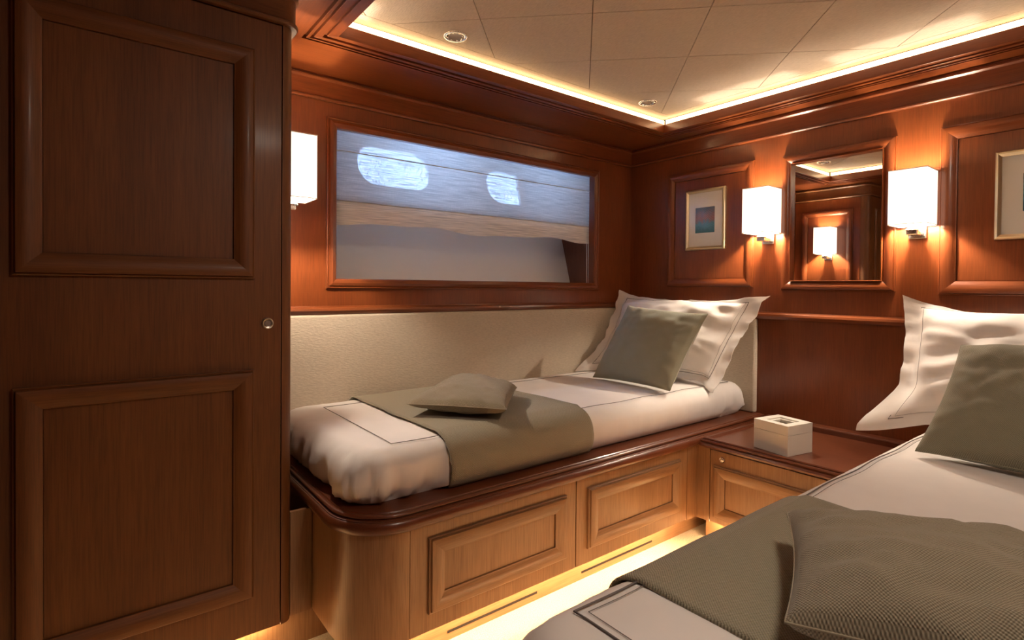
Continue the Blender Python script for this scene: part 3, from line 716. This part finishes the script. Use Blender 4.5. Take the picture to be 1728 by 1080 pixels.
# ------------------------------------------------------------------ pillows and cushions
def soft(name, C, thick, m, lab, cat, group, flange=0.0, n=44, seed=0.0, pinch=0.06, wr=0.006, sag=None, dip=0.0, parts=True, stitch=True):
    """C: corners TL, TR, BR, BL (Vectors) in the mid plane; bulges along both normals. flange: flat border as a fraction of the half size"""
    TL, TR, BR, BL = [Vector(c) for c in C]
    nrm = (BL - TL).cross(TR - TL).normalized()
    wu = ((TR - TL).length + (BR - BL).length) / 2; hv = ((BL - TL).length + (BR - TR).length) / 2
    a = 1 - flange
    def mid(u, v):
        # edges pulled in between the corners
        pu = u * (1 - pinch * (1 - v * v) * abs(u) ** 3); pv = v * (1 - (pinch + (dip if v < 0 else 0)) * (1 - abs(u) ** 2.5) * abs(v) ** 3)
        s, t = (pu + 1) / 2, (pv + 1) / 2
        return TL * (1 - s) * (1 - t) + TR * s * (1 - t) + BR * s * t + BL * (1 - s) * t
    def hgt(u, v):
        uu, vv = u / a, v / a
        if abs(uu) >= 1 or abs(vv) >= 1: return 0.0
        h = (1 - uu * uu) * (1 - vv * vv)
        return h ** 0.42
    def pos(u, v, side):
        p = mid(u, v); h = hgt(u, v)
        k = Vector((u * 2.2, v * 2.2, seed)); 
        w = noise.noise(k * 1.2) * 0.9 + 0.5 * noise.noise(k * 2.7)
        e = max(abs(u), abs(v))
        # radial creases running in from the edges
        cr = noise.noise(Vector((math.atan2(v, u) * 6.0, 0.4 * e, seed + side))) * max(0, e - 0.35) * 1.6
        rg = (0.22 - abs(noise.noise(Vector((u * 2.6 + 0.5 * v, v * 3.4 - 0.4 * u, seed + 7))))) * 0.9 + (0.2 - abs(noise.noise(Vector((u * 5.5, v * 4.2, seed + 9))))) * 0.4
        w += rg * 0.9 * (1.0 if flange else 0.35)
        d = thick * 0.5 * h * (1 + 0.10 * w) + wr * (w * 0.6 + cr) * (1 if h > 0 else 0.0) * min(1, h * 2)
        q = p + nrm * (side * (d + 0.0012))
        if flange and e > a - 0.04:
            fl = (e - a + 0.04) / (flange + 0.04)
            q += nrm * (0.020 * noise.noise(Vector((u * 4.2, v * 4.2, seed + 3))) * fl + 0.007 * noise.noise(Vector((u * 11, v * 11, seed + 5))) * fl)
        else:
            pass
        if sag: q += Vector(sag(u, v))
        return q
    g = []
    for k in range(n + 1):
        t = -1 + 2 * k / n; g.append(math.copysign(abs(t) ** 0.85, t))
    b = MB(); uv = []
    for side in (1, -1):
        b.grid([[pos(u, v, side) for u in g] for v in g]); uv += [(u * wu / 2, v * hv / 2 + (3 if side < 0 else 0)) for v in g for u in g]
    # rim
    bd = [(u, -1) for u in g] + [(1, v) for v in g[1:]] + [(u, 1) for u in g[::-1][1:]] + [(-1, v) for v in g[::-1][1:-1]]
    b.grid([[pos(u, v, 1) for u, v in bd], [pos(u, v, -1) for u, v in bd]], True); uv += [(u * wu / 2, v * hv / 2) for u, v in bd] * 2
    b.uv = uv
    base = (BL + BR) / 2
    t = thing(name, lab, cat, tuple(base), group)
    b.build('cover', m, t, smooth=True)
    if flange and stitch:
        for off, rr in ((0.0, 0.0014), (0.022, 0.0005)):
            f = a + 0.01 - off; L = [-f + 2 * f * k / 40 for k in range(41)]
            lp = [(u, -f) for u in L] + [(f, v) for v in L[1:]] + [(u, f) for u in L[::-1][1:]] + [(-f, v) for v in L[::-1][1:-1]]
            MB().tube([pos(u, v, 1) + nrm * 0.0014 for u, v in lp], rr, 5, True).build('embroidered_line', M_STITCH, t, smooth=True)
    elif not flange:
        MB().tube([mid(u, v) + (Vector(sag(u, v)) if sag else Vector()) for u, v in bd], 0.0016, 5, True).build('piping', m, t, smooth=True)
    return t
G1 = 'white flanged pillows'; G2 = 'scatter cushions'
def sm(t): t = max(0.0, min(1.0, t)); return t * t * (3 - 2 * t)
def sag1(u, v):
    k = sm((v - 0.45) / 0.5) * sm((-u - 0.62) / 0.36); r = sm((v - 0.5) / 0.5) * sm((u - 0.70) / 0.30)
    return (-0.075 * k - 0.030 * r, 0.030 * k + 0.012 * r, -0.022 * k - 0.030 * r)
def sag2(u, v):
    k = sm((v - 0.45) / 0.5) * sm((-u - 0.66) / 0.32)
    return (-0.045 * k, 0.085 * k, -0.050 * k)
soft('pillow', [(-0.120, -0.032, 1.002), (-0.105, -0.864, 0.993), (-0.320, -0.762, 0.602), (-0.395, -0.062, 0.607)], 0.15, M_SHEET, 'white flanged pillow propped at the head of the far berth', 'pillow', G1, flange=0.17, seed=1.3, pinch=0.045, wr=0.020, sag=sag1, dip=0.16)
soft('pillow', [(-0.105, -1.358, 0.997), (-0.140, -2.165, 0.990), (-0.480, -2.175, 0.605), (-0.350, -1.398, 0.592)], 0.16, M_SHEET, 'white flanged pillow propped at the head of the near berth', 'pillow', G1, flange=0.15, seed=6.1, pinch=0.05, wr=0.020, sag=sag2, dip=0.24)
soft('cushion', [(-0.425, -0.345, 0.935), (-0.400, -0.752, 0.912), (-0.615, -0.722, 0.606), (-0.615, -0.300, 0.604)], 0.115, M_SAGE, 'sage green square cushion leaning on the far berth pillow', 'cushion', G2, seed=2.2, pinch=0.05)
soft('cushion', [(-0.52, -1.618, 0.866), (-0.50, -2.03, 0.90), (-0.80, -2.02, 0.606), (-0.775, -1.585, 0.606)], 0.125, M_SAGE2, 'olive square cushion leaning on the near berth pillow', 'cushion', G2, seed=3.7, pinch=0.05)
soft('cushion', [(-1.275, -0.200, 0.655), (-1.213, -0.487, 0.650), (-1.450, -0.735, 0.645), (-1.660, -0.490, 0.645)], 0.095, M_CUSH, 'taupe woven cushion lying flat on the far berth runner', 'cushion', G2, seed=4.4, pinch=0.03)
soft('cushion', [(-1.56, -1.628, 0.658), (-1.39, -2.01, 0.660), (-1.69, -2.145, 0.660), (-1.855, -1.765, 0.658)], 0.125, M_CUSH, 'taupe woven cushion lying on the near berth runner in the foreground', 'cushion', G2, seed=5.9, pinch=0.05)

# ------------------------------------------------------------------ bedside cabinet between the berths
ns = thing('bedside_cabinet', 'low cherry bedside cabinet with tray top between the berths', 'cabinet', (-0.27, YC, 0))
y0, y1 = YB - 0.020, YR - YB + 0.020
MB().box(XN + 0.020, -0.002, YB - 0.019, YR - YB + 0.019, 0.105, 0.398).build('carcass', LC[2], ns)
for ya, yb_ in ((YB - 0.0005, -0.852), (YR + 0.852, YR - YB + 0.0005)): MB().box(XN, XN + 0.021, ya, yb_, 0.105, 0.398).build('stile', LC[2], ns)
dd = MB().box(XN, XN + 0.019, -0.8545, YR + 0.8545, 0.108, 0.389).build('door', LC[2], ns, bevel=0.0012)
frame('door_moulding', (XN, 0, 0), (0, -1, 0), (0, 0, 1), (-1, 0, 0), (0.873, -(YR + 0.873), 0.130, 0.334), panel_prof(0.046, 0.017), (LC[1], LC[2]), dd)
MB().box(XN - 0.002, XN + 0.001, -0.920, YR + 0.920, 0.177, 0.287).build('door_panel', LC[2], dd)
MB().lathe([(0.0105, 0.0), (0.011, 0.004), (0.009, 0.007), (0.006, 0.006), (0.0055, 0.011), (0.0001, 0.012)], (XN, -0.9055, 0.361), (-1, 0, 0), 24).build('door_knob', M_CHROME, dd, smooth=True, sharp=30)
MB().box(XN + 0.07, -0.01, YB - 0.001, YR - YB + 0.001, 0.0, 0.105).build('toe_kick', LC[1], ns)
NP = [(-0.03, 0.394), (0.002, 0.394), (0.008, 0.397), (0.011, 0.404), (0.008, 0.411), (0.002, 0.414), (0.004, 0.416), (0.006, 0.420), (0.003, 0.424), (-0.002, 0.425), (-0.001, 0.428), (-0.004, 0.4315), (-0.014, 0.4315), (-0.018, 0.427), (-0.022, 0.4215), (-0.03, 0.4215)]
sweep([(-0.055, -0.822), (XN - 0.004, -0.822), (XN - 0.004, YR + 0.822), (-0.055, YR + 0.822)], [(-a, z) for a, z in NP][::-1] if False else NP).build('tray_moulding', MH[1], ns, smooth=True, sharp=40)
MB().box(XN + 0.016, -0.030, -0.835, YR + 0.835, 0.396, 0.4225).build('tray_top', MH[1], ns)
MB().box(-0.055, -0.001, YB - 0.020, YR - YB + 0.020, 0.398, 0.447).build('back_ledge', MH[1], ns, bevel=0.006)
MB().box(XN + 0.028, XN + 0.040, -0.83, YR + 0.83, 0.0985, 0.1045).build('light_strip', M_TOE, ns)

# tissue box
e1 = Vector((-0.026, -0.14, 0)).normalized(); e2 = Vector((-e1.y, e1.x, 0)); 
if e2.x < 0: e2 = -e2
tb = thing('tissue_box', 'off-white wooden tissue box on the bedside cabinet', 'tissue box', (-0.473, -0.997, 0.4235))
O = Vector((-0.473, -0.997, 0.4235)); LA, LB, H = 0.140, 0.138, 0.108
def obox(a0, a1, b0, b1, z0, z1, bb=None):
    bb = bb or MB(); i = len(bb.v)
    bb.v += [tuple(O + e1 * a + e2 * c + Vector((0, 0, z))) for z in (z0, z1) for a, c in ((a0, b0), (a1, b0), (a1, b1), (a0, b1))]
    for f in ((3, 2, 1, 0), (4, 5, 6, 7), (0, 1, 5, 4), (1, 2, 6, 5), (2, 3, 7, 6), (3, 0, 4, 7)): bb.f.append(tuple(i + k for k in f)); bb.m.append(0)
    return bb
bb = obox(0, LA, 0, 0.009, 0, 0.073); obox(0, LA, LB - 0.009, LB, 0, 0.073, bb); obox(0, 0.009, 0.009, LB - 0.009, 0, 0.073, bb); obox(LA - 0.009, LA, 0.009, LB - 0.009, 0, 0.073, bb); obox(0.008, LA - 0.008, 0.008, LB - 0.008, 0.001, 0.008, bb)
bb.build('box_body', M_BOX, tb)
lid = obox(0, LA, 0, 0.030, 0.0742, H); obox(0, LA, LB - 0.030, LB, 0.0742, H, lid); obox(0, 0.030, 0.030, LB - 0.030, 0.0742, H, lid); obox(LA - 0.030, LA, 0.030, LB - 0.030, 0.0742, H, lid)
lid.build('lid', M_BOX, tb)
fr = obox(0.029, LA - 0.029, 0.029, 0.041, 0.094, 0.103); obox(0.029, LA - 0.029, LB - 0.041, LB - 0.029, 0.094, 0.103, fr); obox(0.029, 0.041, 0.041, LB - 0.041, 0.094, 0.103, fr); obox(LA - 0.041, LA - 0.029, 0.041, LB - 0.041, 0.094, 0.103, fr)
fr.build('lid_inset', M_BOX, tb)
obox(0.010, LA - 0.010, 0.010, LB - 0.010, 0.009, 0.072).build('tissues', plain('grey_tissue', (0.30, 0.27, 0.22), 0.9), tb)
